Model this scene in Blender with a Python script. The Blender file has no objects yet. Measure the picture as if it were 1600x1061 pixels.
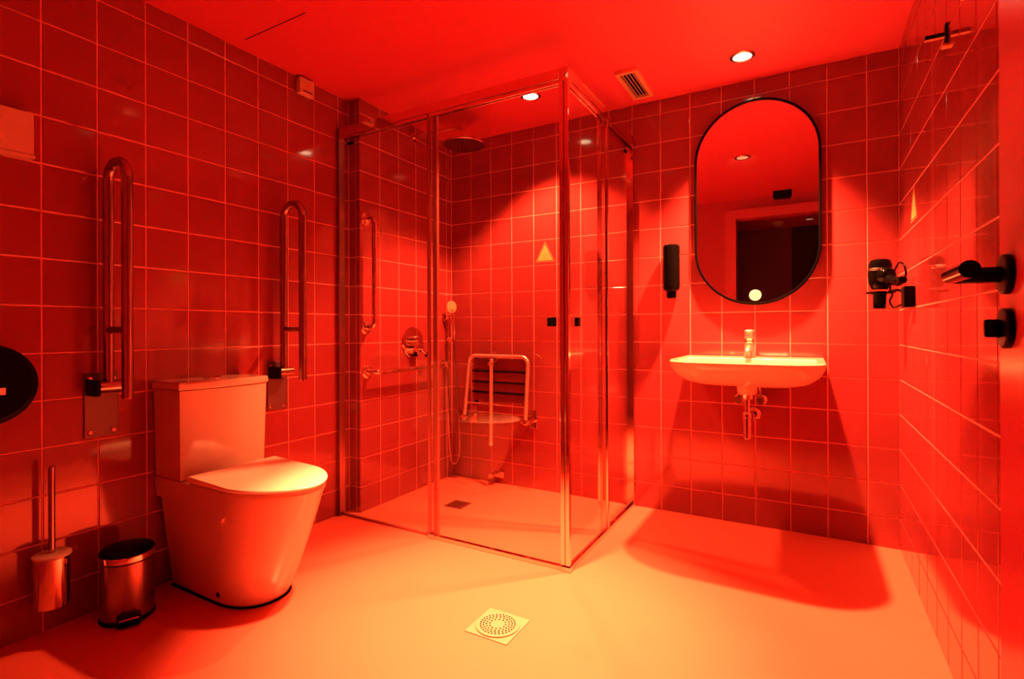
import bpy, bmesh, math, random
from mathutils import Vector, Matrix
random.seed(7)
PI = math.pi
SC = bpy.context.scene
COL = SC.collection
# ------------------------------------------------------------------ room measures (metres)
W, D, H = 2.446, 2.775, 2.158          # right wall x, back wall y, ceiling z
YF = 0.15                              # inner face of the front (door) wall
XS, YJ = 0.0788, 1.972                 # shower lining proud of the left wall, and where it starts
T = 0.15                               # tile pitch
# ------------------------------------------------------------------ camera
cam = bpy.data.cameras.new('camera'); co = bpy.data.objects.new('camera', cam); COL.objects.link(co)
yaw, roll, pitch = 0.5169, -0.0032, 0.0005
fw = Vector((-math.sin(yaw), math.cos(yaw), math.sin(pitch))).normalized()
xr = Vector((math.cos(yaw), math.sin(yaw), 0)); zu = xr.cross(fw).normalized()
r_ = xr * math.cos(roll) + zu * math.sin(roll); u_ = -xr * math.sin(roll) + zu * math.cos(roll)
m = Matrix((r_, u_, -fw)).transposed().to_4x4(); m.translation = Vector((2.1084, 0.0, 0.9561))
co.matrix_world = m
cam.sensor_width = 36; cam.lens = 36 * 816.83 / 1600; cam.shift_y = -(530.5 - 513.0) / 1600
cam.clip_start = 0.01
SC.camera = co
# ------------------------------------------------------------------ world, exposure, lamp strengths
w = bpy.data.worlds.new('world'); SC.world = w; w.use_nodes = True
w.node_tree.nodes['Background'].inputs[0].default_value = (0.03, 0.003, 0.003, 1)
w.node_tree.nodes['Background'].inputs[1].default_value = 0.3
SC.view_settings.view_transform = 'Standard'; SC.view_settings.look = 'None'
SC.view_settings.gamma = 1; SC.view_settings.use_curve_mapping = False
SC.view_settings.exposure = 0.0
LAMP = (1.0, 0.20, 0.062)
E_MAIN, E_BASIN, E_SHOWER, E_DIM = 3300, 1800, 430, 5
# ------------------------------------------------------------------ materials
def mat(name, col, rough=0.4, metal=0.0, spec=0.5, noise=0.0, scale=8.0, bump=0.0, bscale=60.0, emit=None, coat=0.0, vary=0.0):
    m = bpy.data.materials.new(name); m.use_nodes = True
    nt = m.node_tree; b = nt.nodes['Principled BSDF']
    b.inputs['Base Color'].default_value = (*col, 1); b.inputs['Roughness'].default_value = rough
    b.inputs['Metallic'].default_value = metal; b.inputs['Specular IOR Level'].default_value = spec
    b.inputs['Coat Weight'].default_value = coat; b.inputs['Coat Roughness'].default_value = 0.05
    if emit: b.inputs['Emission Color'].default_value = (*emit[0], 1); b.inputs['Emission Strength'].default_value = emit[1]
    tc = nt.nodes.new('ShaderNodeTexCoord')
    if noise or vary:
        n = nt.nodes.new('ShaderNodeTexNoise'); n.inputs['Scale'].default_value = scale; n.inputs['Detail'].default_value = 4
        nt.links.new(tc.outputs['Object'], n.inputs['Vector'])
        mx = nt.nodes.new('ShaderNodeMix'); mx.data_type = 'RGBA'
        mx.inputs[6].default_value = (*[c * (1 - noise) for c in col], 1); mx.inputs[7].default_value = (*[min(1, c * (1 + noise)) for c in col], 1)
        nt.links.new(n.outputs['Fac'], mx.inputs[0]); out = mx.outputs[2]
        if vary:
            oi = nt.nodes.new('ShaderNodeObjectInfo'); hs = nt.nodes.new('ShaderNodeHueSaturation')
            mr = nt.nodes.new('ShaderNodeMapRange'); mr.inputs[3].default_value = 1 - vary; mr.inputs[4].default_value = 1 + vary
            nt.links.new(oi.outputs['Random'], mr.inputs[0]); nt.links.new(mr.outputs[0], hs.inputs['Value']); nt.links.new(out, hs.inputs['Color']); out = hs.outputs[0]
        nt.links.new(out, b.inputs['Base Color'])
    if bump:
        n2 = nt.nodes.new('ShaderNodeTexNoise'); n2.inputs['Scale'].default_value = bscale; n2.inputs['Detail'].default_value = 3
        nt.links.new(tc.outputs['Object'], n2.inputs['Vector'])
        bp = nt.nodes.new('ShaderNodeBump'); bp.inputs['Strength'].default_value = bump; bp.inputs['Distance'].default_value = 0.002
        nt.links.new(n2.outputs['Fac'], bp.inputs['Height']); nt.links.new(bp.outputs[0], b.inputs['Normal'])
    return m
def glass_mat(name, tint):
    m = bpy.data.materials.new(name); m.use_nodes = True; nt = m.node_tree; nt.nodes.clear()
    o = nt.nodes.new('ShaderNodeOutputMaterial'); t = nt.nodes.new('ShaderNodeBsdfTransparent'); g = nt.nodes.new('ShaderNodeBsdfGlossy')
    f = nt.nodes.new('ShaderNodeFresnel'); f.inputs[0].default_value = 1.42; mx = nt.nodes.new('ShaderNodeMixShader')
    t.inputs[0].default_value = (*tint, 1); g.inputs['Roughness'].default_value = 0.0; g.inputs[0].default_value = (1, 1, 1, 1)
    ge = nt.nodes.new('ShaderNodeNewGeometry'); ir = nt.nodes.new('ShaderNodeMapRange'); ir.inputs[3].default_value = 1.42; ir.inputs[4].default_value = 1 / 1.42
    nt.links.new(ge.outputs['Backfacing'], ir.inputs[0]); nt.links.new(ir.outputs[0], f.inputs[0]); nt.links.new(f.outputs[0], mx.inputs[0]); nt.links.new(t.outputs[0], mx.inputs[1]); nt.links.new(g.outputs[0], mx.inputs[2]); nt.links.new(mx.outputs[0], o.inputs[0])
    return m
M = dict(
    tile=mat('red_glazed_tile', (0.225, 0.030, 0.036), 0.10, spec=0.5, coat=0.5, noise=0.05, scale=5, bump=0.04, bscale=9, vary=0.04),
    grout=mat('pale_grout', (0.66, 0.22, 0.19), 0.8, noise=0.08, scale=30),
    floor=mat('seamless_resin_floor', (0.58, 0.112, 0.08), 0.30, noise=0.04, scale=3, bump=0.06, bscale=25),
    ceil=mat('red_ceiling_paint', (0.42, 0.035, 0.07), 0.6, noise=0.03, scale=2, bump=0.05, bscale=150),
    wallp=mat('red_wall_paint', (0.34, 0.026, 0.07), 0.5, noise=0.04, scale=4),
    door=mat('door_laminate', (0.42, 0.06, 0.12), 0.22, noise=0.05, scale=6),
    frame=mat('door_frame_lacquer', (0.42, 0.045, 0.09), 0.4, noise=0.03),
    cer=mat('white_ceramic', (0.62, 0.50, 0.40), 0.10, coat=0.4, noise=0.02, scale=4),
    lid=mat('bright_white_lid', (0.90, 0.90, 0.80), 0.16, noise=0.01),
    plas=mat('white_plastic', (0.50, 0.40, 0.35), 0.35, noise=0.04, scale=20),
    chrome=mat('polished_chrome', (0.80, 0.68, 0.60), 0.07, 1.0, noise=0.03, scale=12),
    steel=mat('brushed_steel', (0.40, 0.30, 0.27), 0.2, 1.0, noise=0.06, scale=40),
    platem=mat('dull_steel_plate', (0.16, 0.10, 0.10), 0.45, 0.8, noise=0.06, scale=60),
    paledrain=mat('pale_drain_steel', (0.42, 0.20, 0.15), 0.4, 0.2, noise=0.05),
    satin=mat('satin_chrome', (0.80, 0.70, 0.62), 0.30, 0.85, noise=0.03),
    darksteel=mat('brushed_dark_steel', (0.34, 0.24, 0.22), 0.25, 1.0, noise=0.08, scale=40),
    black=mat('black_gloss_plastic', (0.002, 0.002, 0.002), 0.10, spec=0.07, noise=0.1),
    blackm=mat('matt_black_gap_shade', (0.002, 0.002, 0.002), 0.35, spec=0.06, noise=0.1),
    seal=mat('clear_plastic_seal', (0.26, 0.07, 0.06), 0.2, noise=0.03),
    mirror=mat('mirror_silver', (0.80, 0.76, 0.74), 0.0, 1.0),
    paper=mat('white_paper', (0.85, 0.75, 0.68), 0.8, noise=0.03, scale=30),
    yellow=mat('yellow_sticker', (0.26, 0.34, 0.09), 0.5, noise=0.12, scale=40),
    sborder=mat('sticker_border', (0.55, 0.17, 0.10), 0.5, noise=0.05),
    ink=mat('grey_ink', (0.35, 0.33, 0.22), 0.6, noise=0.1),
    hole=mat('dark_hole', (0.004, 0.002, 0.002), 0.9, spec=0.0, noise=0.1),
    brass=mat('pale_warm_metal', (0.85, 0.62, 0.36), 0.3, 0.6, noise=0.05),
    slat=mat('shade_darkened_seat_slat', (0.13, 0.014, 0.018), 0.2, noise=0.05),  # slat colour darkened, shade on the folded seat put into it
    glow=mat('lamp_glow', (1, 0.8, 0.6), 0.5, emit=((1, 0.72, 0.42), 15.0), noise=0.01),
    dimglow=mat('dim_lamp_glow', (1, 0.8, 0.6), 0.5, emit=((1, 0.55, 0.28), 0.55), noise=0.01),
    burg=mat('burgundy_panel', (0.10, 0.006, 0.01), 0.5, noise=0.06),
    dark=mat('corridor_black', (0.006, 0.003, 0.003), 0.7, noise=0.1),
    cfloor=mat('corridor_floor', (0.05, 0.02, 0.02), 0.5, noise=0.1),
    glass=glass_mat('clear_shower_glass', (0.97, 0.94, 0.92)),
)
# ------------------------------------------------------------------ mesh helpers
def box(bm, lo, hi, bev=0.0, seg=2):
    vs = [bm.verts.new((x, y, z)) for x in (lo[0], hi[0]) for y in (lo[1], hi[1]) for z in (lo[2], hi[2])]
    fs = [bm.faces.new([vs[i] for i in f]) for f in ((0, 1, 3, 2), (4, 6, 7, 5), (0, 4, 5, 1), (2, 3, 7, 6), (0, 2, 6, 4), (1, 5, 7, 3))]
    if bev:
        es = list({e for f in fs for e in f.edges})
        bmesh.ops.bevel(bm, geom=es, offset=bev, segments=seg, affect='EDGES', profile=0.5)
    return bm
def ring_faces(bm, rings, closed=True):
    for a, b in zip(rings, rings[1:]):
        n = len(a)
        for i in range(n if closed else n - 1):
            j = (i + 1) % n
            bm.faces.new((a[i], a[j], b[j], b[i]))
def loft(bm, loops, cap=True):
    rings = [[bm.verts.new(p) for p in L] for L in loops]
    ring_faces(bm, rings)
    if cap:
        bm.faces.new(list(reversed(rings[0]))); bm.faces.new(rings[-1])
    return rings
def frame_of(d):
    d = Vector(d).normalized(); a = Vector((0, 0, 1)) if abs(d.z) < 0.9 else Vector((1, 0, 0))
    u = d.cross(a).normalized(); return u, d.cross(u).normalized()
def lathe(bm, origin, axis, prof, n=28, sx=1.0, sy=1.0, cap=True):
    """prof: list of (radius, distance along axis)"""
    o = Vector(origin); d = Vector(axis).normalized(); u, v = frame_of(d)
    loops = [[o + d * h + (u * math.cos(2 * PI * k / n) * sx + v * math.sin(2 * PI * k / n) * sy) * max(r, 1e-4) for k in range(n)] for r, h in prof]
    return loft(bm, loops, cap)
def cyl(bm, a, b, r, n=20, bev=0.0):
    a = Vector(a); b = Vector(b); L = (b - a).length
    p = [(r, 0), (r, L)] if not bev else [(r - bev, 0), (r - bev * .3, bev * .3), (r, bev), (r, L - bev), (r - bev * .3, L - bev * .3), (r - bev, L)]
    lathe(bm, a, b - a, p, n)
def fillet(pts, rad, seg=7):
    pts = [Vector(p) for p in pts]; out = [pts[0]]
    for i in range(1, len(pts) - 1):
        a, b, c = pts[i - 1], pts[i], pts[i + 1]
        r = rad if not isinstance(rad, (list, tuple)) else rad[i - 1]
        u = (a - b).normalized(); v = (c - b).normalized(); ang = u.angle(v); t = min(r / math.tan(ang / 2), (a - b).length * .49, (c - b).length * .49)
        rr = t * math.tan(ang / 2); bis = (u + v).normalized(); cen = b + bis * (rr / math.sin(ang / 2))
        s = (b + u * t) - cen; e = (b + v * t) - cen
        for k in range(seg + 1):
            q = s.lerp(e, k / seg).normalized() * rr if False else None
            th = s.angle(e) * k / seg; ax = s.cross(e).normalized()
            out.append(cen + Matrix.Rotation(th, 3, ax) @ s)
    out.append(pts[-1]); return out
def tube(bm, pts, r, n=14, cap=True):
    pts = [Vector(p) for p in pts]; loops = []; u = None
    for i, p in enumerate(pts):
        d = (pts[min(i + 1, len(pts) - 1)] - pts[max(i - 1, 0)]).normalized()
        if u is None: u, v = frame_of(d)
        else:
            u = (u - d * u.dot(d)).normalized(); v = d.cross(u)
        v = d.cross(u).normalized()
        rr = r[i] if isinstance(r, (list, tuple)) else r
        loops.append([p + (u * math.cos(2 * PI * k / n) + v * math.sin(2 * PI * k / n)) * rr for k in range(n)])
    return loft(bm, loops, cap)
def spline(pts, n=8):
    pts = [Vector(p) for p in pts]; P = [pts[0]] + pts + [pts[-1]]; out = []
    for i in range(1, len(P) - 2):
        for k in range(n):
            t = k / n; a, b, c, d = P[i - 1], P[i], P[i + 1], P[i + 2]
            out.append(.5 * ((2 * b) + (c - a) * t + (2 * a - 5 * b + 4 * c - d) * t * t + (3 * b - a - 3 * c + d) * t ** 3))
    out.append(pts[-1]); return out
WL = {}
def obj(name, bm, material, parent=None, smooth=35, loc=None):
    """links the bmesh (world coordinates) as ONE mesh object; parent's location becomes its origin"""
    bmesh.ops.recalc_face_normals(bm, faces=bm.faces[:])
    org = Vector(loc) if loc is not None else (WL[parent.name] if parent is not None else Vector((0, 0, 0)))
    bmesh.ops.translate(bm, verts=bm.verts[:], vec=-org)
    if smooth:
        for f in bm.faces: f.smooth = True
        for e in bm.edges:
            if len(e.link_faces) == 2 and e.calc_face_angle(0) > math.radians(smooth): e.smooth = False
    me = bpy.data.meshes.new(name); bm.to_mesh(me); bm.free(); me.materials.append(material)
    o = bpy.data.objects.new(name, me); COL.objects.link(o)
    if smooth:
        wn = o.modifiers.new('weighted_normal', 'WEIGHTED_NORMAL'); wn.keep_sharp = True; wn.mode = 'FACE_AREA'; wn.weight = 70
    if parent is not None:
        o.parent = parent; o.location = org - WL[parent.name]
    else: o.location = org
    WL[o.name] = org.copy()
    return o
def tag(o, label, cat=None, group=None, kind=None):
    if label: o['label'] = label
    if cat: o['category'] = cat
    if group: o['group'] = group
    if kind: o['kind'] = kind
    return o
def thing(name, label, cat, loc, group=None):
    o = bpy.data.objects.new(name, None); COL.objects.link(o); o.location = loc; o.empty_display_size = .05
    WL[o.name] = Vector(loc); return tag(o, label, cat, group)
def B(): return bmesh.new()
def bx(lo, hi, bev=0.0, seg=2): return box(B(), lo, hi, bev, seg)
def cy(a, b, r, n=20, bev=0.0):
    m_ = B(); cyl(m_, a, b, r, n, bev); return m_
def tb(pts, r, n=14):
    m_ = B(); tube(m_, pts, r, n); return m_
def la(o, ax, prof, n=28, sx=1.0, sy=1.0):
    m_ = B(); lathe(m_, o, ax, prof, n, sx, sy); return m_
# ------------------------------------------------------------------ structure
def struct(name, bm, material, label, cat):
    return tag(obj(name, bm, material, smooth=0), label, cat, kind='structure')
fl = bx((-0.15, -1.75, -0.12), (2.75, D + .15, 0)); floor = struct('floor', fl, M['floor'], 'seamless pale resin floor of the whole wet room', 'floor')
cb = bx((-0.15, -1.75, H), (2.75, D + .15, H + .12)); ceiling = struct('ceiling', cb, M['ceil'], 'flat red-lit painted ceiling above the wet room', 'ceiling')
obj('access_hatch_seam', bx((0.08, 1.3375, H - 0.0012), (0.449, 1.3405, H + .002)), M['hole'], ceiling, 0)
G = 0.002  # tile thickness in front of the grout plane
wall_left = struct('wall_left', bx((-.15, YF, 0), (-G, D + .15, H)), M['grout'], 'red tiled wall behind the toilet', 'wall')
wall_back = struct('wall_back', bx((-G, D + G, 0), (W + G, D + .15, H)), M['grout'], 'red tiled wall behind the washbasin and shower seat', 'wall')
wall_right = struct('wall_right', bx((W + G, YF, 0), (W + .15, D + .15, H)), M['grout'], 'red tiled glossy wall beside the open door', 'wall')
wall_shower = struct('wall_shower', bx((-G, YJ + G, 0), (XS - G, D + G, H)), M['grout'], 'red tiled lining of the shower, standing proud of the toilet wall', 'wall')
wf = B(); box(wf, (-.15, .03, 0), (1.51, YF, H)); box(wf, (1.51, .03, 1.98), (2.405, YF, H)); box(wf, (2.405, .03, 0), (W + .15, YF, H))
wall_front = struct('wall_front', wf, M['wallp'], 'red painted wall around the doorway, seen in the mirror', 'wall')
cw = B(); box(cw, (0.6, -1.75, 0), (1.30, -1.60, H)); box(cw, (1.93, -1.75, 0), (2.75, -1.60, H)); box(cw, (2.60, -1.60, 0), (2.75, .03, H)); box(cw, (0.45, -1.75, 0), (.6, .03, H))
wall_corridor = struct('wall_corridor', cw, M['dark'], 'black corridor walls beyond the doorway, seen in the mirror', 'wall')
obj('panel', bx((1.30, -1.74, 0), (1.93, -1.59, H)), M['burg'], wall_corridor, 0)
obj('corridor_floor_cover', bx((.6, -1.6, 0), (2.6, -.02, .003)), M['cfloor'], floor, 0)
tr = B(); box(tr, (1.415, YF, 0), (1.51, YF + .014, 2.063)); box(tr, (1.51, YF, 1.98), (2.44, YF + .035, 2.063))
trim = struct('trim_1', tr, M['frame'], 'flat casing around the doorway, seen in the mirror', 'trim')
tile_meshes = {}
def tile(parent, org, du, dv, nrm, w_, h_):
    """one tile, centred on org; du, dv in-plane axes, nrm towards the room"""
    k = (round(w_, 3), round(h_, 3))
    if k not in tile_meshes:
        m_ = B(); g = .0025; a, b = k[0] / 2 - g, k[1] / 2 - g; c = .0012
        lo = [m_.verts.new((x, y, -.003)) for x, y in ((-a, -b), (a, -b), (a, b), (-a, b))]
        mi = [m_.verts.new((x, y, G - c * .6)) for x, y in ((-a, -b), (a, -b), (a, b), (-a, b))]
        hi = [m_.verts.new((x, y, G)) for x, y in ((-a + c, -b + c), (a - c, -b + c), (a - c, b - c), (-a + c, b - c))]
        ring_faces(m_, [lo, mi, hi]); m_.faces.new(hi); bmesh.ops.recalc_face_normals(m_, faces=m_.faces[:])
        me = bpy.data.meshes.new('tile'); m_.to_mesh(me); m_.free(); me.materials.append(M['tile']); tile_meshes[k] = me
    o = bpy.data.objects.new('tile', tile_meshes[k]); COL.objects.link(o); o.parent = parent
    mw = Matrix((Vector(du), Vector(dv), Vector(nrm))).transposed().to_4x4(); j = .0004
    mw.translation = Vector(org) - Vector(nrm) * G + Vector(nrm) * random.uniform(-j, j) * .5
    mw = mw @ Matrix.Rotation(random.uniform(-.0007, .0007), 4, 'X') @ Matrix.Rotation(random.uniform(-.0007, .0007), 4, 'Y')
    o.matrix_local = mw
def cuts(lo, hi, line):
    k = math.ceil((lo - line) / T - 1e-6); c = [lo]; v = line + k * T
    while v < hi - .006:
        if v - c[-1] > .012: c.append(v)
        v += T
    c.append(hi); return list(zip(c, c[1:]))
ROWS = cuts(0, H, 1.0317)
def tile_wall(parent, a, b, line, fn, du, nrm):
    for (p, q) in cuts(a, b, line):
        for (z0, z1) in ROWS:
            x, y = fn((p + q) / 2)
            tile(parent, (x, y, (z0 + z1) / 2), du, (0, 0, 1), nrm, q - p, z1 - z0)
tile_wall(wall_left, YF, YJ, .7026, lambda s: (0, s), (0, 1, 0), (1, 0, 0))
tile_wall(wall_shower, YJ, D, 2.1213, lambda s: (XS, s), (0, 1, 0), (1, 0, 0))
tile_wall(wall_shower, 0.0, XS, 5.0, lambda s: (s, YJ), (1, 0, 0), (0, -1, 0))
tile_wall(wall_back, XS, W, 2.331, lambda s: (s, D), (1, 0, 0), (0, -1, 0))
tile_wall(wall_right, YF, D, 2.4815, lambda s: (W, s), (0, -1, 0), (-1, 0, 0))
# ------------------------------------------------------------------ lamps
def downlight(loc, label, power, angle, blend, glow, ring='darksteel', size=.042, group='recessed ceiling downlights', colour=LAMP, soft=.03):
    x, y, z = loc
    t = thing('downlight', label, 'lamp', loc, group)
    rg = B(); lathe(rg, (x, y, z), (0, 0, -1), [(size * 1.25, -.004), (size * 1.25, .003), (size * 1.1, .007), (size * .92, .005), (size * .85, -.004)], 32, cap=False)
    obj('trim_ring', rg, M[ring], t)
    obj('lens', la((x, y, z), (0, 0, -1), [(size * .9, -.003), (size * .9, .0035), (size * .6, .0045)], 32), M[glow], t)
    if power:
        L = bpy.data.lights.new('lamp_beam', 'SPOT'); L.energy = power; L.color = colour; L.spot_size = math.radians(angle); L.spot_blend = blend
        L.shadow_soft_size = soft
        lo = bpy.data.objects.new('lamp_beam', L); COL.objects.link(lo); lo.parent = t; lo.location = (0, 0, -.03)
    return t
downlight((1.855, 2.516, H), 'glowing round downlight in the ceiling above the oval mirror', E_BASIN, 88, .8, 'glow')
downlight((0.861, 2.397, H), 'glowing round downlight in the ceiling inside the glass shower', E_SHOWER, 106, .42, 'glow')
downlight((1.703, 1.481, H), 'weak ceiling downlight seen only as a pale ellipse in the mirror', E_DIM, 150, .8, 'dimglow', soft=.1)
downlight((1.15, 1.47, H), 'bright ceiling downlight out of frame over the round floor drain', E_MAIN, 51, 1, 'dimglow', soft=.045)
downlight((2.116, -1.16, H), 'unlit corridor downlight beyond the doorway, seen in the mirror', 0, 90, 1, 'dimglow')
# ------------------------------------------------------------------ toilet
YT = 1.192
def dshape(x0, xm, xf, w_, z, n=18, p=2.3, yc=YT, bf=1.0, dz=0.0):
    zz = lambda x: z + dz * max(0, (xm - x)) / .25
    L = [(x0, yc - w_ * bf, zz(x0)), (x0 + (xm - x0) * .45, yc - w_ * (1 - (1 - bf) * .35), zz(x0 + (xm - x0) * .45))]
    for k in range(n + 1):
        a = -PI / 2 + PI * k / n; c, s = math.cos(a), math.sin(a)
        L.append((xm + (xf - xm) * abs(c) ** (2 / p), yc + w_ * math.copysign(abs(s) ** (2 / p), s), z))
    L.append((x0 + (xm - x0) * .45, yc + w_ * (1 - (1 - bf) * .35), zz(x0 + (xm - x0) * .45))); L.append((x0, yc + w_ * bf, zz(x0))); return L
def drnd(x0, xm, xf, w_, z0, z1, r, dz1=0.0, **k):
    """solid of D-outline with rounded top and bottom edges"""
    m_ = B(); loops = []
    for i in range(5):
        a = PI / 2 * i / 4; d = r * (1 - math.sin(a)); loops.append(dshape(x0 + d, xm, xf - d, w_ - d, z0 + r * (1 - math.cos(a)), **k))
    for i in range(5):
        a = PI / 2 * i / 4; d = r * (1 - math.cos(a)); loops.append(dshape(x0 + d, xm, xf - d, w_ - d, z1 - r * (1 - math.sin(a)), dz=dz1, **k))
    loft(m_, loops); return m_
toilet = thing('toilet', 'white close-coupled toilet with its lid closed against the left wall', 'toilet', (0.25, YT, 0))
pn = B(); L = []
for t_, z in ((0.0, .004), (.0, .012), (.25, .11), (.5, .21), (.75, .31), (.93, .385), (1.0, .408), (.985, .416)):
    e = t_ ** 0.9
    inset = .006 if z < .008 else 0
    L.append(dshape(.035, .30 + .14 * e, .475 + .185 * e - inset, .122 + .044 * e - inset, z, p=2.3 - .4 * e, bf=.97 + .03 * e))
loft(pn, L); obj('bowl', pn, M['cer'], toilet)
m_ = B(); loft(m_, [[(.004, YT + w_, z), (.004, YT - w_, z), (x_ - .02, YT - w_, z), (x_, YT - w_ + .012, z), (x_, YT + w_ - .012, z), (x_ - .02, YT + w_, z)] for w_, z, x_ in ((.152, .336, .11), (.158, .341, .13), (.162, .36, .16), (.1655, .39, .19), (.1665, .411, .20), (.163, .417, .20))]); obj('cistern_ledge', m_, M['cer'], toilet)
def bowed(x0, x1, w_, z, bow=.022, n=12):
    return [(x0, YT + w_, z), (x0, YT - w_, z)] + [(x1 - .006 * (abs(2 * k / n - 1) > .99) + bow * (1 - (2 * k / n - 1) ** 2), YT - w_ + 2 * w_ * k / n, z) for k in range(n + 1)]
m_ = B(); loft(m_, [bowed(.006, .176, .163, .4195, .014), bowed(.006, .180, .166, .58, .014), bowed(.006, .184, .169, .738, .014)]); obj('cistern', m_, M['cer'], toilet)
m_ = B(); loft(m_, [bowed(.004, .186, .172, .741, .014), bowed(.004, .189, .174, .745, .014), bowed(.004, .189, .174, .762, .014), bowed(.008, .184, .169, .768, .014)]); obj('cistern_lid', m_, M['cer'], toilet)
bt = obj('flush_button', la((.09, YT, .766), (0, 0, 1), [(.031, 0), (.031, .005), (.026, .009), (.004, .010)]), M['chrome'], toilet)
obj('seat', drnd(.235, .45, .664, .166, .4165, .4235, .003, p=1.8), M['plas'], toilet)
obj('seat_lid', drnd(.228, .45, .672, .172, .4245, .437, .006, p=1.75, dz1=.010), M['lid'], toilet)
for s in (-1, 1): obj('hinge', cy((.216, YT + s * .09 - .02, .430), (.216, YT + s * .09 + .02, .430), .010, 16), M['chrome'], toilet)
obj('fixing_cap', la((.33, YT - .1245, .040), (0, -1, .12), [(.009, -.004), (.009, .002), (.006, .004)], 16), M['blackm'], toilet)
obj('silicone_joint', drnd(.03, .30, .479, .125, 0.0005, .006, .002), M['hole'], toilet)
# ------------------------------------------------------------------ fold-up grab bars beside the toilet
def foldbar(yc, label):
    t = thing('fold_up_grab_bar', label, 'grab bar', (0.001, yc, .70), 'fold-up grab bars beside the toilet')
    obj('wall_plate', bx((0.0005, yc - .05, .592), (.007, yc + .05, .81), .003), M['platem'], t)
    for dy in (-.034, .034):
        for z in (.61, .79): obj('screw', la((.006, yc + dy, z), (1, 0, 0), [(.009, 0), (.009, .003), (.006, .006)], 12), M['chrome'], t)
    xb, xo, zt, r = .045, .172, 1.515, .0165
    obj('hinge_block', bx((.006, yc - .048, .735), (.075, yc - .028, .79), .006), M['blackm'], t)
    obj('hinge_tube', cy((xb, yc - .046, .764), (xb, yc + .046, .764), .0215, 24, .003), M['steel'], t)
    rad = (xo - xb) / 2
    pts = fillet([(xb, yc + .004, .772), (xb, yc + .004, zt), (xo, yc + .004, zt), (xo, yc + .004, .735)], rad * .999, 12)
    obj('bar', tb(pts, r, 18), M['steel'], t)
    obj('bar_end', cy((xo, yc + .004, .731), (xo, yc + .004, .736), r * .96, 18), M['chrome'], t)
    obj('cross_strap', cy((xb, yc + .004, .955), (xo, yc + .004, .955), .012, 16), M['darksteel'], t)
    return t
foldbar(.860, 'steel fold-up grab bar on the near side of the toilet')
foldbar(1.540, 'steel fold-up grab bar between the toilet and the shower glass')
# ------------------------------------------------------------------ toilet brush, pedal bin, paper dispenser, wall boxes
t = thing('toilet_brush', 'toilet brush standing upright in a chrome wall-hung cup', 'brush', (.06, .705, .10))
obj('cup', la((.06, .705, .10), (0, 0, 1), [(.040, 0), (.0445, .004), (.0445, .152), (.041, .154)], 32), M['chrome'], t)
obj('cup_lid', la((.06, .705, .254), (0, 0, 1), [(.047, 0), (.049, .002), (.049, .008), (.044, .011), (.012, .0115)], 32), M['plas'], t)
obj('handle', la((.06, .705, .262), (0, 0, 1), [(.0085, 0), (.0085, .266), (.0075, .271), (.003, .2725)], 18), M['steel'], t)
obj('wall_bracket', bx((.001, .69, .15), (.02, .72, .24), .004), M['chrome'], t)
bc = (.123, .884)
t = thing('pedal_bin', 'small round chrome pedal bin on the floor beside the toilet', 'bin', (bc[0], bc[1], 0))
obj('base_ring', la((*bc, .001), (0, 0, 1), [(.075, 0), (.078, .003), (.078, .012), (.074, .014)], 36), M['blackm'], t)
obj('body', la((*bc, .013), (0, 0, 1), [(.0735, 0), (.075, .004), (.075, .180), (.071, .183)], 40), M['darksteel'], t)
obj('rim_band', la((*bc, .198), (0, 0, 1), [(.0745, 0), (.077, .002), (.077, .018), (.075, .021)], 40), M['chrome'], t)
obj('lid', la((*bc, .219), (0, 0, 1), [(.077, 0), (.0775, .003), (.074, .010), (.06, .016), (.035, .020), (.005, .022)], 40), M['blackm'], t)
a_ = math.radians(-22); dx, dy = math.cos(a_), math.sin(a_)
pd = B(); box(pd, (.062, -.033, .006), (.104, .033, .040), .008); bmesh.ops.rotate(pd, verts=pd.verts[:], cent=(0, 0, 0), matrix=Matrix.Rotation(a_, 3, 'Z')); bmesh.ops.translate(pd, verts=pd.verts[:], vec=(*bc, 0))
obj('pedal', pd, M['black'], t)
obj('pedal_edge', cy((bc[0] + dx * .105 - dy * -.026, bc[1] + dy * .105 + dx * -.026, .032), (bc[0] + dx * .105 - dy * .026, bc[1] + dy * .105 + dx * .026, .032), .003, 10), M['chrome'], t)
t = thing('toilet_paper_dispenser', 'round black toilet paper dispenser at the left edge of the photo', 'dispenser', (.001, .545, .80))
obj('drum', la((.001, .545, .80), (1, 0, 0), [(.112, 0), (.116, .006), (.116, .098), (.112, .106), (.104, .110)], 48), M['blackm'], t)
obj('cover', la((.001, .545, .80), (1, 0, 0), [(.1035, .108), (.1035, .113), (.098, .116)], 48), M['black'], t)
obj('paper_window', bx((.116, .53, .772), (.1185, .582, .792), .001), M['paper'], t)
obj('key_lock', la((.115, .56, .84), (1, 0, 0), [(.007, 0), (.007, .004), (.004, .005)], 14), M['steel'], t)
t = thing('wall_box', 'plain white casing box on the left wall, cut by the photo edge', 'box', (.001, .56, 1.55))
obj('casing', bx((.001, .43, 1.492), (.04, .672, 1.622), .004), M['plas'], t)
obj('base_strip', bx((.002, .428, 1.482), (.042, .674, 1.492), .002), M['plas'], t)
t = thing('alarm_unit', 'small square white sensor box high on the left wall under the ceiling', 'sensor', (.001, 1.685, 2.11))
obj('housing', bx((.001, 1.645, 2.072), (.032, 1.728, 2.150), .005), M['plas'], t)
obj('dial', la((.031, 1.69, 2.115), (1, 0, 0), [(.010, 0), (.010, .003), (.007, .004)], 18), M['sborder'], t)
obj('slot', bx((.030, 1.662, 2.084), (.0335, 1.715, 2.088)), M['hole'], t)
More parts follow.
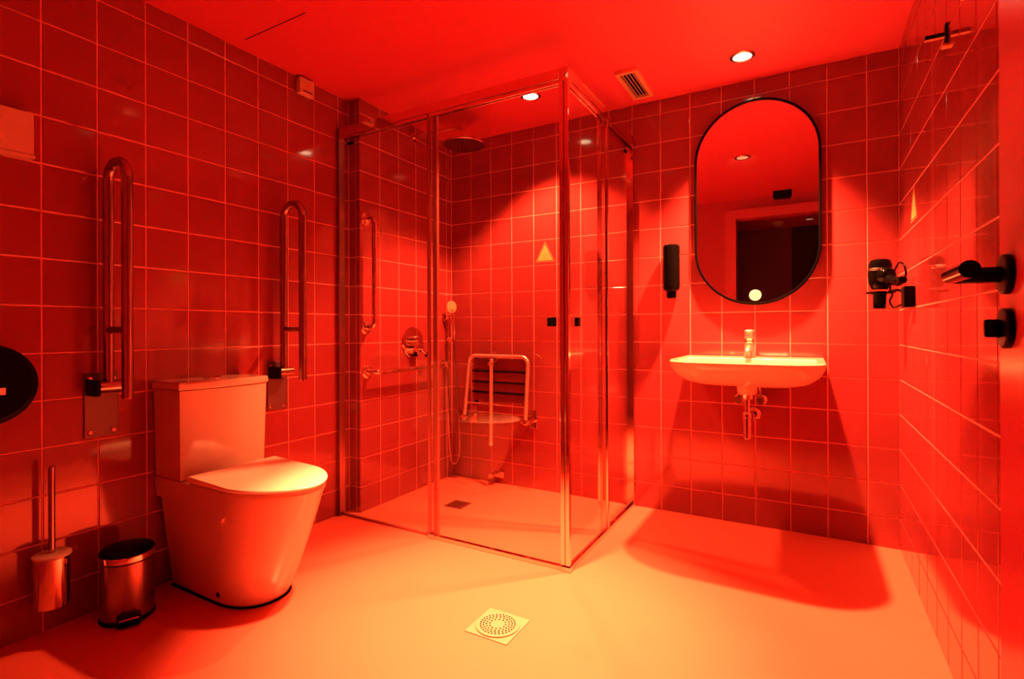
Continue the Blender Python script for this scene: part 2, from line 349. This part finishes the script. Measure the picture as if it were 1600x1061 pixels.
# ------------------------------------------------------------------ shower enclosure
YE, XE = 1.905, 1.273
zb, zt = 1.926, 1.984
sh = thing('shower_enclosure', 'corner shower enclosure of clear sliding glass panels in chrome frames', 'shower', (XE, YE, 0))
def rail(name, lo, hi, axis):
    m1 = B()
    if axis == 'x':
        box(m1, (lo, YE - .018, zb + .014), (hi, YE + .018, zt), .003); box(m1, (lo, YE - .014, zb), (hi, YE - .004, zb + .0135)); box(m1, (lo, YE + .004, zb), (hi, YE + .014, zb + .0135))
    else:
        box(m1, (XE - .018, lo, zb + .014), (XE + .018, hi, zt), .003); box(m1, (XE - .014, lo, zb), (XE - .004, hi, zb + .0135)); box(m1, (XE + .004, lo, zb), (XE + .014, hi, zb + .0135))
    return obj(name, m1, M['chrome'], sh)
rail('top_rail', .024, XE - .019, 'x'); rail('top_rail', YE + .019, D - .024, 'y')
obj('corner_bracket', bx((XE - .019, YE - .019, zb), (XE + .021, YE + .019, zt + .002), .003), M['chrome'], sh)
obj('wall_profile', bx((.002, YE - .019, .001), (.024, YE + .019, zt), .003), M['darksteel'], sh)
obj('wall_profile', bx((XE - .019, D - .024, .001), (XE + .019, D - .002, zb + .02), .003), M['chrome'], sh)
obj('glass_panel', bx((.0245, YE + .006, .012), (.625, YE + .012, zb + .013)), M['glass'], sh, 0)
dr = obj('sliding_door', bx((.60, YE - .012, .024), (XE - .022, YE - .006, zb + .013)), M['glass'], sh, 0)
obj('edge_seal', bx((.588, YE - .016, .022), (.60, YE - .003, zb + .012), .002), M['seal'], dr)
obj('closing_profile', bx((XE - .022, YE - .018, .022), (XE - .002, YE - .0005, zb + .012), .004), M['chrome'], dr)
obj('handle', bx((1.202, YE - .030, .964), (1.238, YE - .0125, 1.000), .003), M['black'], dr)
obj('overlap_profile', bx((.610, YE - .001, .012), (.634, YE + .016, zb + .012), .003), M['seal'], sh)
obj('glass_panel', bx((XE - .012, 2.325, .012), (XE - .006, D - .0245, zb + .013)), M['glass'], sh, 0)
dr = obj('sliding_door', bx((XE + .006, YE + .004, .024), (XE + .012, 2.345, zb + .013)), M['glass'], sh, 0)
obj('closing_profile', bx((XE - .001, YE - .018, .022), (XE + .018, YE + .003, zb + .012), .004), M['chrome'], dr)
obj('edge_profile', bx((XE + .003, 2.345, .022), (XE + .017, 2.365, zb + .012), .003), M['chrome'], dr)
obj('handle', bx((XE + .0125, 1.955, .964), (XE + .030, 1.985, 1.000), .003), M['black'], dr)
obj('overlap_profile', bx((XE - .016, 2.295, .012), (XE - .001, 2.325, zb + .012), .003), M['chrome'], sh)
obj('floor_guide', bx((.625, YE - .016, .0005), (XE - .02, YE + .003, .017), .002), M['chrome'], sh)
obj('floor_seal', bx((.0245, YE + .002, .0005), (.61, YE + .016, .011), .002), M['seal'], sh)
obj('floor_guide', bx((XE - .004, YE + .02, .0005), (XE + .016, D - .025, .017), .002), M['chrome'], sh)
obj('floor_seal', bx((XE - .016, 2.33, .0005), (XE - .0045, D - .025, .011), .002), M['seal'], sh)
obj('corner_foot', bx((XE - .022, YE - .022, .0005), (XE + .022, YE + .019, .0205), .003), M['chrome'], sh)
obj('guide_block', bx((.588, YE - .02, .0005), (.624, YE + .016, .0215), .003), M['chrome'], sh)
obj('roller_stop', bx((.062, YE - .004, 1.895), (.105, YE + .0055, 1.907), .002), M['black'], sh)
obj('roller_stop', bx((XE - .0055, 2.665, 1.878), (XE + .004, 2.70, 1.893), .002), M['black'], sh)
# ------------------------------------------------------------------ shower fittings
t = thing('rain_shower', 'round overhead rain shower on a bent chrome wall arm', 'shower head', (XS, 2.395, 2.085))
obj('wall_flange', la((XS, 2.395, 2.085), (1, 0, 0), [(.028, .0005), (.028, .006), (.015, .012)], 24), M['chrome'], t)
obj('arm', tb(fillet([(XS + .01, 2.395, 2.085), (.445, 2.395, 2.085), (.445, 2.395, 1.99)], .045, 8), .0105, 14), M['chrome'], t)
hd = obj('head', la((.445, 2.395, 1.992), (0, 0, -1), [(.018, -.012), (.022, 0), (.10, .004), (.116, .009), (.118, .014), (.114, .018)], 40), M['darksteel'], t)
nz = B()
for k, n in ((.02, 6), (.04, 12), (.06, 18), (.08, 24), (.10, 30)):
    for i in range(n):
        a = 2 * PI * i / n; lathe(nz, (.445 + k * math.cos(a), 2.395 + k * math.sin(a), 1.9745), (0, 0, -1), [(.0035, 0), (.002, .004)], 6)
tag(obj('nozzles', nz, M['blackm'], hd, 0), None, kind='stuff')
t = thing('shower_mixer', 'round chrome shower mixer plate with two knobs on the shower wall', 'tap', (XS, 2.384, .877))
obj('plate', la((XS, 2.384, .877), (1, 0, 0), [(.088, .0005), (.090, .004), (.086, .010), (.02, .012)], 40), M['chrome'], t)
obj('diverter', la((XS + .01, 2.384, .893), (1, 0, 0), [(.022, 0), (.022, .038), (.018, .044)], 24), M['chrome'], t)
kb = obj('temperature_knob', la((XS + .01, 2.384, .848), (1, 0, 0), [(.030, 0), (.030, .040), (.026, .052), (.01, .054)], 28), M['chrome'], t)
obj('lever', tb([(XS + .05, 2.395, .838), (XS + .056, 2.43, .815), (XS + .056, 2.452, .802)], [.007, .0065, .006], 12), M['chrome'], kb)
obj('lever_tip', bx((XS + .045, 2.440, .790), (XS + .067, 2.464, .816), .003), M['black'], kb)
def grab(name, pts, rad, label, flanges):
    t = thing(name, label, 'grab bar', pts[0])
    obj('rail', tb(fillet(pts, rad, 8), .0135, 16), M['chrome'], t)
    for p, ax in flanges: obj('flange', la(p, ax, [(.036, .0005), (.036, .005), (.030, .010), (.015, .014)], 26), M['chrome'], t)
grab('grab_rail', [(XS + .004, 2.012, 1.535), (.142, 2.012, 1.535), (.142, 2.012, .965), (XS + .004, 2.012, .965)], .045, 'upright chrome grab rail on the shower wall near the glass', [((XS, 2.012, 1.535), (1, 0, 0)), ((XS, 2.012, .965), (1, 0, 0))])
grab('grab_rail', [(XS + .004, 2.02, .730), (.142, 2.02, .730), (.142, 2.622, .730), (XS + .004, 2.622, .730)], .045, 'level chrome grab rail below the shower mixer', [((XS, 2.02, .730), (1, 0, 0)), ((XS, 2.622, .730), (1, 0, 0))])
t = thing('hand_shower', 'hand shower with hanging hose on a slide bar in the shower corner', 'hand shower', (XS, 2.70, .75))
obj('slide_bar', cy((XS + .035, 2.70, .70), (XS + .035, 2.70, 1.04), .009, 16, .002), M['chrome'], t)
for z in (.72, 1.02): obj('bar_mount', cy((XS + .0005, 2.70, z), (XS + .035, 2.70, z), .012, 16), M['chrome'], t)
hl = obj('holder', cy((XS + .025, 2.70, .888), (XS + .075, 2.70, .888), .016, 18, .003), M['chrome'], t)
hb = tb(spline([(XS + .070, 2.698, .868), (XS + .072, 2.695, .96), (XS + .070, 2.685, 1.05), (XS + .072, 2.675, 1.085)], 6), .0105, 14); obj('handset', hb, M['chrome'], t)
obj('spray_face', la((XS + .068, 2.678, 1.092), (.72, -.69, .02), [(.018, -.014), (.030, -.008), (.032, .002), (.029, .007)], 26, 1.0, 1.25), M['brass'], t)
obj('outlet_elbow', la((XS, 2.672, .735), (1, 0, 0), [(.024, .0005), (.024, .006), (.012, .010), (.012, .05), (.008, .052)], 20), M['chrome'], t)
obj('hose', tb(spline([(XS + .07, 2.698, .866), (XS + .075, 2.705, .72), (XS + .085, 2.73, .40), (XS + .085, 2.735, .18), (XS + .07, 2.722, .105), (XS + .05, 2.70, .115), (XS + .044, 2.685, .22), (XS + .044, 2.675, .45), (XS + .046, 2.672, .725)], 8), .0065, 10), M['steel'], t)
# folding seat
t = thing('folding_shower_seat', 'folded-up slatted shower seat with chrome tube frame on back wall', 'seat', (.46, D, .41))
obj('frame', tb(fillet([(.247, 2.672, .395), (.279, 2.688, .790), (.688, 2.688, .790), (.676, 2.672, .395)], .045, 8), .0115, 16), M['satin'], t)
zs = [(.703, .772), (.638, .690), (.576, .624), (.514, .562)]
for z0, z1 in zs: obj('slat', bx((.298, 2.700, z0), (.672, 2.712, z1), .003), M['slat'], t)
for z in (.697, .631, .569): obj('gap_shade_strip', bx((.292, 2.692, z - .0045), (.668, 2.7125, z + .0045), .001), M['blackm'], t)  # black strips added in the slat gaps to stand for their shade
for x in (.31, .655): obj('slat_batten', bx((x - .012, 2.7125, .50), (x + .012, 2.722, .785), .002), M['black'], t)
obj('lower_bar', cy((.262, 2.680, .50), (.676, 2.680, .50), .006, 12), M['chrome'], t)
for x in (.247, .676):
    hg = obj('hinge', bx((x - .015, 2.66, .40), (x + .019, D - .008, .428), .004), M['chrome'], t)
    obj('hinge_plate', bx((x - .022, D - .008, .36), (x + .028, D - .0005, .47), .003), M['chrome'], hg)
    obj('hinge_pin', cy((x - .028, 2.675, .41), (x + .030, 2.675, .41), .008, 14), M['chrome'], hg)
lg = obj('support_leg', tb([(.459, 2.652, .775), (.452, 2.652, .272)], .0115, 16), M['satin'], t)
obj('leg_foot', cy((.452, 2.652, .258), (.452, 2.652, .274), .013, 16, .002), M['plas'], lg)
obj('leg_hinge', bx((.437, 2.642, .735), (.483, 2.676, .757), .004), M['chrome'], t)
for x in (.443, .472): obj('leg_hinge_arm', cy((x, 2.655, .742), (x + .016, 2.690, .786), .005, 10), M['chrome'], t)
t = thing('foot_bracket', 'small chrome outlet bracket low on the back wall under the shower seat', 'bracket', (.43, D, .06))
obj('plate', bx((.395, D - .012, .035), (.475, D - .0005, .078), .006), M['chrome'], t)
obj('socket', la((.412, D - .01, .056), (0, -1, 0), [(.018, 0), (.018, .05), (.014, .056)], 20), M['chrome'], t)
# drains
def pan_drain(cx, cyy, h, ang, label, round_, matn):
    t = thing('floor_drain', label, 'drain', (cx, cyy, 0))
    R = Matrix.Rotation(ang, 3, 'Z')
    def rot(bm): bmesh.ops.rotate(bm, verts=bm.verts[:], cent=(cx, cyy, 0), matrix=R); return bm
    obj('drain_plate', rot(bx((cx - h, cyy - h, .0003), (cx + h, cyy + h, .003), .0015)), M[matn], t)
    hb_ = B()
    if round_:
        obj('grate', la((cx, cyy, .003), (0, 0, 1), [(h * .93, 0), (h * .93, .004), (h * .84, .005), (h * .80, .0035), (.003, .0035)], 44), M[matn], t)
        for k, n in ((.34, 12), (.48, 18), (.60, 24), (.72, 30)):
            for i in range(n):
                a = 2 * PI * (i + .5 * (n % 4)) / n + k
                lathe(hb_, (cx + h * k * math.cos(a), cyy + h * k * math.sin(a), .0066), (0, 0, 1), [(.0032, 0), (.0030, .0006)], 8)
    else:
        for i in range(-2, 3):
            for j in range(-2, 3):
                box(hb_, (cx + i * h * .32 - .006, cyy + j * h * .32 - .006, .003), (cx + i * h * .32 + .006, cyy + j * h * .32 + .006, .0034))
        rot(hb_)
    tag(obj('drain_holes', hb_, M['hole'], t, 0), None, kind='stuff')
pan_drain(1.235, 1.438, .077, math.radians(0), 'round perforated drain in a square plate in the middle of the floor', True, 'paledrain')
pan_drain(.447, 2.322, .055, 0, 'small square steel drain in the shower floor', False, 'darksteel')
# ------------------------------------------------------------------ stickers
def triangle(name, p0, du, nrm, h, w_, label):
    p0 = Vector(p0); du = Vector(du); n = Vector(nrm)
    t = thing(name, label, 'sticker', p0, 'triangular warning stickers')
    def tri(s, a, b):
        m1 = B(); c = p0 + Vector((0, 0, h / 3))
        def q(off): return [c + (du * x + Vector((0, 0, 1)) * z) * s + n * off for x, z in ((-w_ / 2, -h / 3), (w_ / 2, -h / 3), (0, 2 * h / 3))]
        loft(m1, [q(a), q(b)]); return m1
    obj('border', tri(1.0, .0008, .0016), M['sborder'], t, 0); obj('inner_line', tri(.88, .0016, .0018), M['tile'], t, 0); obj('field', tri(.78, .0018, .0021), M['yellow'], t, 0)
    m1 = B()
    for z, l in ((.30, .42), (.42, .30), (.17, .5)):
        a = p0 + Vector((0, 0, h * z)) + n * .0021; d = du * (w_ * l * .4)
        vs = [bm_ for bm_ in (m1.verts.new(a - d), m1.verts.new(a + d), m1.verts.new(a + d + Vector((0, 0, .003))), m1.verts.new(a - d + Vector((0, 0, .003))))]
        f = m1.faces.new(vs); r = bmesh.ops.extrude_face_region(m1, geom=[f]); bmesh.ops.translate(m1, verts=[v for v in r['geom'] if isinstance(v, bmesh.types.BMVert)], vec=n * .0003)
    obj('print', m1, M['sborder'], t, 0)
triangle('warning_sticker', (.757, D, 1.348), (1, 0, 0), (0, -1, 0), .120, .128, 'yellow triangular sticker on the tiled back wall of the shower')
triangle('warning_sticker', (W, 2.405, 1.350), (0, 1, 0), (-1, 0, 0), .125, .135, 'narrow-looking triangular sticker on the right wall above the hair dryer')
# ------------------------------------------------------------------ washbasin and fittings
XB = 1.868
def basin_loop(hw, yf, yb, z, r, n=8, xo=0):
    """rounded at the front corners, straight at the back"""
    L = [(XB + xo - hw, yb, z)]
    for k in range(n + 1):
        a = PI + PI / 2 * k / n; L.append((XB + xo - hw + r + r * math.cos(a), yf + r * .8 + r * .8 * math.sin(a), z))
    for k in range(n + 1):
        a = 1.5 * PI + PI / 2 * k / n; L.append((XB + xo + hw - r + r * math.cos(a), yf + r * .8 + r * .8 * math.sin(a), z))
    L.append((XB + xo + hw, yb, z)); return L
t = thing('washbasin', 'white wall-hung washbasin with a wide rim below the oval mirror', 'basin', (XB, D, .80))
m1 = B(); yb = D - .0008
loops = [basin_loop(.10, 2.50, yb, .702, .05), basin_loop(.19, 2.40, yb, .708, .09), basin_loop(.245, 2.33, yb, .726, .13), basin_loop(.28, 2.275, yb, .757, .16), basin_loop(.296, 2.246, yb, .788, .17), basin_loop(.300, 2.238, yb, .806, .17), basin_loop(.300, 2.238, yb, .812, .17), basin_loop(.296, 2.243, yb - .001, .818, .168)]
loops += [basin_loop(.268, 2.275, 2.615, .817, .15), basin_loop(.262, 2.282, 2.608, .812, .145), basin_loop(.235, 2.31, 2.595, .775, .13), basin_loop(.17, 2.36, 2.57, .735, .09), basin_loop(.06, 2.43, 2.52, .728, .03)]
loft(m1, loops); obj('bowl', m1, M['cer'], t)
obj('waste_boss', la((XB, 2.535, .712), (0, 0, -1), [(.046, 0), (.043, .02), (.040, .045), (.036, .050)], 28), M['cer'], t)
obj('plug_ring', la((XB, 2.475, .728), (0, 0, 1), [(.024, .0003), (.024, .003), (.018, .004)], 22), M['chrome'], t)
t = thing('basin_tap', 'chrome push tap standing on the back rim of the washbasin', 'tap', (1.866, 2.668, .818))
obj('body', la((1.866, 2.668, .818), (0, 0, 1), [(.027, 0.0003), (.026, .004), (.022, .030), (.0205, .062), (.017, .068)], 26), M['satin'], t)
obj('spout', tb(spline([(1.866, 2.66, .858), (1.866, 2.625, .862), (1.866, 2.588, .852), (1.866, 2.582, .842)], 5), [.014] * 6 + [.0125] * 5 + [.011] * 5, 16), M['satin'], t)
obj('collar', la((1.866, 2.668, .884), (0, 0, 1), [(.017, 0), (.0185, .004), (.0185, .010), (.013, .016), (.015, .024)], 24), M['chrome'], t)
obj('push_head', la((1.866, 2.668, .906), (0, 0, 1), [(.017, 0), (.022, .003), (.0195, .018), (.0225, .036), (.020, .040), (.004, .042)], 26), M['satin'], t)
t = thing('basin_trap', 'chrome bottle trap hanging under the washbasin', 'pipe', (XB, 2.535, .46))
obj('trap_nut', la((XB, 2.535, .653), (0, 0, -1), [(.024, -.008), (.024, .012), (.020, .016)], 10), M['chrome'], t)
obj('inlet_pipe', cy((XB, 2.535, .655), (XB, 2.535, .57), .013, 18), M['chrome'], t)
obj('trap_body', la((XB, 2.535, .575), (0, 0, -1), [(.015, -.006), (.020, 0), (.020, .016), (.018, .018), (.018, .108), (.015, .112)], 24), M['chrome'], t)
obj('outlet_pipe', cy((XB + .004, 2.545, .54), (XB + .006, D - .004, .54), .012, 16), M['chrome'], t)
obj('wall_flange', la((XB + .006, D, .54), (0, -1, 0), [(.034, .0005), (.032, .006), (.018, .018)], 24), M['chrome'], t)
for xx, lb in ((1.812, 'chrome stop valve on the wall left of the basin trap'), (1.908, 'chrome stop valve on the wall right of the basin trap')):
    t = thing('stop_valve', lb, 'valve', (xx, D, .612), 'stop valves under the washbasin')
    obj('wall_flange', la((xx, D, .612), (0, -1, 0), [(.026, .0005), (.025, .005), (.015, .012)], 22), M['chrome'], t)
    obj('valve_body', cy((xx, D - .01, .612), (xx, D - .06, .612), .011, 16), M['chrome'], t)
    kn = obj('valve_knob', la((xx, D - .058, .612), (0, -1, 0), [(.018, 0), (.020, .004), (.020, .020), (.016, .024)], 12), M['darksteel'], t)
    obj('supply_hose', tb(spline([(xx, D - .04, .62), (xx + (XB - xx) * .1, D - .045, .68), (xx + (XB - xx) * .5, D - .085, .700)], 6), .005, 10), M['steel'], t)
# ------------------------------------------------------------------ mirror
MC, MY = Vector((1.884, 0, 1.558)), D - .03
hw_, hh_ = .275, .492
def pill(hw, hh, y, n=28):
    L = []; s = hh - hw
    for k in range(n + 1): a = PI * k / n; L.append((MC.x + hw * math.cos(a), y, MC.z + s + hw * math.sin(a)))
    for k in range(n + 1): a = PI + PI * k / n; L.append((MC.x + hw * math.cos(a), y, MC.z - s + hw * math.sin(a)))
    return L
t = thing('mirror', 'tall oval-ended mirror with a thin black frame above the washbasin', 'mirror', (MC.x, D, MC.z))
m1 = B(); rings = [[m1.verts.new(p) for p in L] for L in (pill(hw_, hh_, D - .0012), pill(hw_, hh_, MY - .003), pill(hw_ - .003, hh_ - .003, MY - .005), pill(hw_ - .009, hh_ - .009, MY - .005), pill(hw_ - .0105, hh_ - .0105, MY - .002), pill(hw_ - .0105, hh_ - .0105, D - .0012))]
ring_faces(m1, rings); obj('frame', m1, M['blackm'], t)
m1 = B(); loft(m1, [pill(hw_ - .011, hh_ - .011, D - .004), pill(hw_ - .011, hh_ - .011, MY)]); obj('glass', m1, M['mirror'], t, 20)
t = thing('round_sticker', 'round white sticker on the mirror near its lower end', 'sticker', (1.885, MY, 1.112))
obj('disc', la((1.885, MY, 1.112), (0, -1, 0), [(.0265, .0003), (.0265, .0009)], 32), M['paper'], t, 30)
m1 = B(); box(m1, (1.874, MY - .0012, 1.114), (1.898, MY - .0009, 1.1165)); box(m1, (1.883, MY - .0012, 1.100), (1.888, MY - .0009, 1.105)); obj('print', m1, M['ink'], t, 0)
# ------------------------------------------------------------------ soap dispenser, hair dryer, robe hooks
t = thing('soap_dispenser', 'black upside-down soap bottle on the wall left of the mirror', 'dispenser', (1.497, D, 1.24))
obj('bottle', la((1.497, 2.727, 1.382), (0, 0, -1), [(.036, 0), (.046, .004), (.051, .014), (.051, .215), (.046, .230), (.030, .240), (.018, .242)], 36, 1.0, .82), M['black'], t)
obj('cap', la((1.497, 2.727, 1.145), (0, 0, -1), [(.024, 0), (.024, .028), (.021, .036), (.017, .037)], 24), M['black'], t)
obj('wall_holder', bx((1.475, 2.765, 1.16), (1.519, D - .0005, 1.33), .003), M['blackm'], t)
obj('label_mark', bx((1.487, 2.6845, 1.232), (1.499, 2.6860, 1.238)), M['sborder'], t, 0)
t = thing('hair_dryer', 'black hair dryer hanging nozzle-down in a holder by the back corner', 'hair dryer', (2.36, 2.60, 1.13))
obj('barrel', la((2.362, 2.60, 1.232), (-.02, 0, -1), [(.020, -.004), (.034, .002), (.041, .018), (.043, .060), (.040, .095), (.030, .118), (.027, .122)], 30), M['black'], t)
obj('rim_band', la((2.362, 2.60, 1.196), (-.02, 0, -1), [(.0425, 0), (.0445, .002), (.0445, .007), (.0430, .009)], 30), M['darksteel'], t)
obj('nozzle', la((2.3595, 2.60, 1.103), (-.02, 0, -1), [(.028, 0), (.028, .012), (.026, .070), (.023, .071)], 26, 1.0, .85), M['black'], t)
obj('motor_boss', la((2.372, 2.575, 1.165), (.55, -.8, -.05), [(.034, 0), (.033, .02), (.027, .030), (.010, .034)], 26), M['black'], t)
obj('grip', tb(spline([(2.372, 2.575, 1.155), (2.392, 2.53, 1.142), (2.408, 2.47, 1.132), (2.415, 2.43, 1.135)], 5), [.021] * 6 + [.018] * 5 + [.014] * 5, 16), M['black'], t)
obj('cord', tb(spline([(2.415, 2.43, 1.135), (2.420, 2.40, 1.15), (2.415, 2.40, 1.185), (2.405, 2.45, 1.20), (2.395, 2.53, 1.16), (2.39, 2.56, 1.11), (2.395, 2.54, 1.085), (2.385, 2.53, 1.06), (2.395, 2.52, 1.035), (2.41, 2.47, 1.04), (2.425, 2.44, 1.055)], 7), .0035, 8), M['black'], t)
t = thing('dryer_holder', 'black wall holder for the hair dryer on the right wall', 'holder', (W, 2.42, 1.07))
obj('base', bx((2.412, 2.385, 1.03), (W - .0005, 2.455, 1.108), .004), M['blackm'], t)
obj('cradle_ring', tb([(2.362 + .048 * math.cos(a), 2.60 + .048 * math.sin(a), 1.098) for a in [(-.35 + 1.62 * k / 24) * PI for k in range(25)]], .004, 8), M['black'], t)
obj('arm', tb(spline([(2.415, 2.44, 1.09), (2.405, 2.49, 1.10), (2.385, 2.557, 1.098)], 5), .005, 10), M['black'], t)
def robe_hook(y, z, label, zoff=0):
    t = thing('robe_hook', label, 'hook', (W, y, z), 'robe hooks on the right wall')
    obj('plate', bx((W - .006, y - .011, z - .028), (W - .0005, y + .011, z + .030), .0015), M['blackm'], t)
    obj('peg', bx((W - .050, y - .005, z - .005), (W - .006, y + .005, z + .006), .0015), M['blackm'], t)
    obj('peg_underside', bx((W - .050, y - .005, z - .0075), (W - .006, y + .005, z - .0052)), M['brass'], t)
    obj('plate_foot', bx((W - .012, y - .012, z - .036), (W - .0005, y + .012, z - .0285), .001), M['brass'], t)
robe_hook(1.871, 1.774, 'lower T-shaped robe hook high on the right wall')
robe_hook(1.655, 1.795, 'upper robe hook on the right wall, cut by the top photo edge')
# ------------------------------------------------------------------ ceiling vent, mirror-side ceiling things
t = thing('ceiling_vent', 'rectangular slatted vent in the ceiling between shower and mirror', 'vent', (1.372, 2.525, H))
x0, x1, y0, y1 = 1.318, 1.424, 2.372, 2.682; f_ = .020
m1 = B(); zc, zl = H - .0005, H - .016
for lo, hi in (((x0, y0), (x1, y0 + f_)), ((x0, y1 - f_), (x1, y1)), ((x0, y0 + f_), (x0 + f_, y1 - f_)), ((x1 - f_, y0 + f_), (x1, y1 - f_))): box(m1, (*lo, zl), (*hi, zc))
obj('frame', m1, M['brass'], t, 0)
obj('backing', bx((x0 + f_, y0 + f_, H - .003), (x1 - f_, y1 - f_, H - .0005)), M['hole'], t, 0)
for k in range(4):
    xx = x0 + f_ + (x1 - x0 - 2 * f_) * (k + .7) / 4.2
    obj('slat', bx((xx - .0016, y0 + f_, zl + .001), (xx + .0016, y1 - f_, zl + .005)), M['brass'], t, 0)
t = thing('emergency_light', 'small box light on the ceiling above the doorway, seen in the mirror', 'lamp', (1.906, .331, H))
obj('body', bx((1.835, .295, H - .062), (1.98, .365, H - .0005), .008), M['blackm'], t)
obj('diffuser', bx((1.845, .300, H - .070), (1.97, .360, H - .0625), .003), M['blackm'], t)
t = thing('smoke_detector', 'round smoke detector on the corridor ceiling, seen in the mirror', 'detector', (1.80, -1.17, H))
obj('base', la((1.80, -1.17, H), (0, 0, -1), [(.06, .0005), (.062, .01), (.058, .018)], 28), M['plas'], t)
obj('chamber', la((1.80, -1.17, H - .018), (0, 0, -1), [(.05, .0003), (.046, .018), (.03, .026), (.004, .027)], 28), M['plas'], t)
# ------------------------------------------------------------------ door leaf
XD = 2.375
door = struct('door_1', bx((XD, .225, .012), (XD + .040, 1.120, 1.972), .0015), M['door'], 'open door leaf folded against the right wall', 'door')
hy, hz = 1.072, 1.037
ro = obj('handle_rosette', la((XD, hy, hz), (-1, 0, 0), [(.031, .0003), (.031, .008), (.028, .010), (.012, .0102)], 34), M['blackm'], door)
obj('lever', tb(fillet([(XD - .008, hy, hz), (XD - .072, hy, hz), (XD - .072, hy - .125, hz)], .014, 7), .0125, 18), M['black'], ro)
r2 = obj('lock_rosette', la((XD, hy, .954), (-1, 0, 0), [(.031, .0003), (.031, .008), (.028, .010), (.012, .0102)], 34), M['blackm'], door)
obj('thumb_turn', bx((XD - .030, hy - .006, .940), (XD - .0095, hy + .006, .968), .003), M['black'], r2)
for z in (.25, 1.75): obj('door_hinge', cy((XD + .034, .215, z - .045), (XD + .034, .215, z + .045), .008, 14), M['steel'], door)
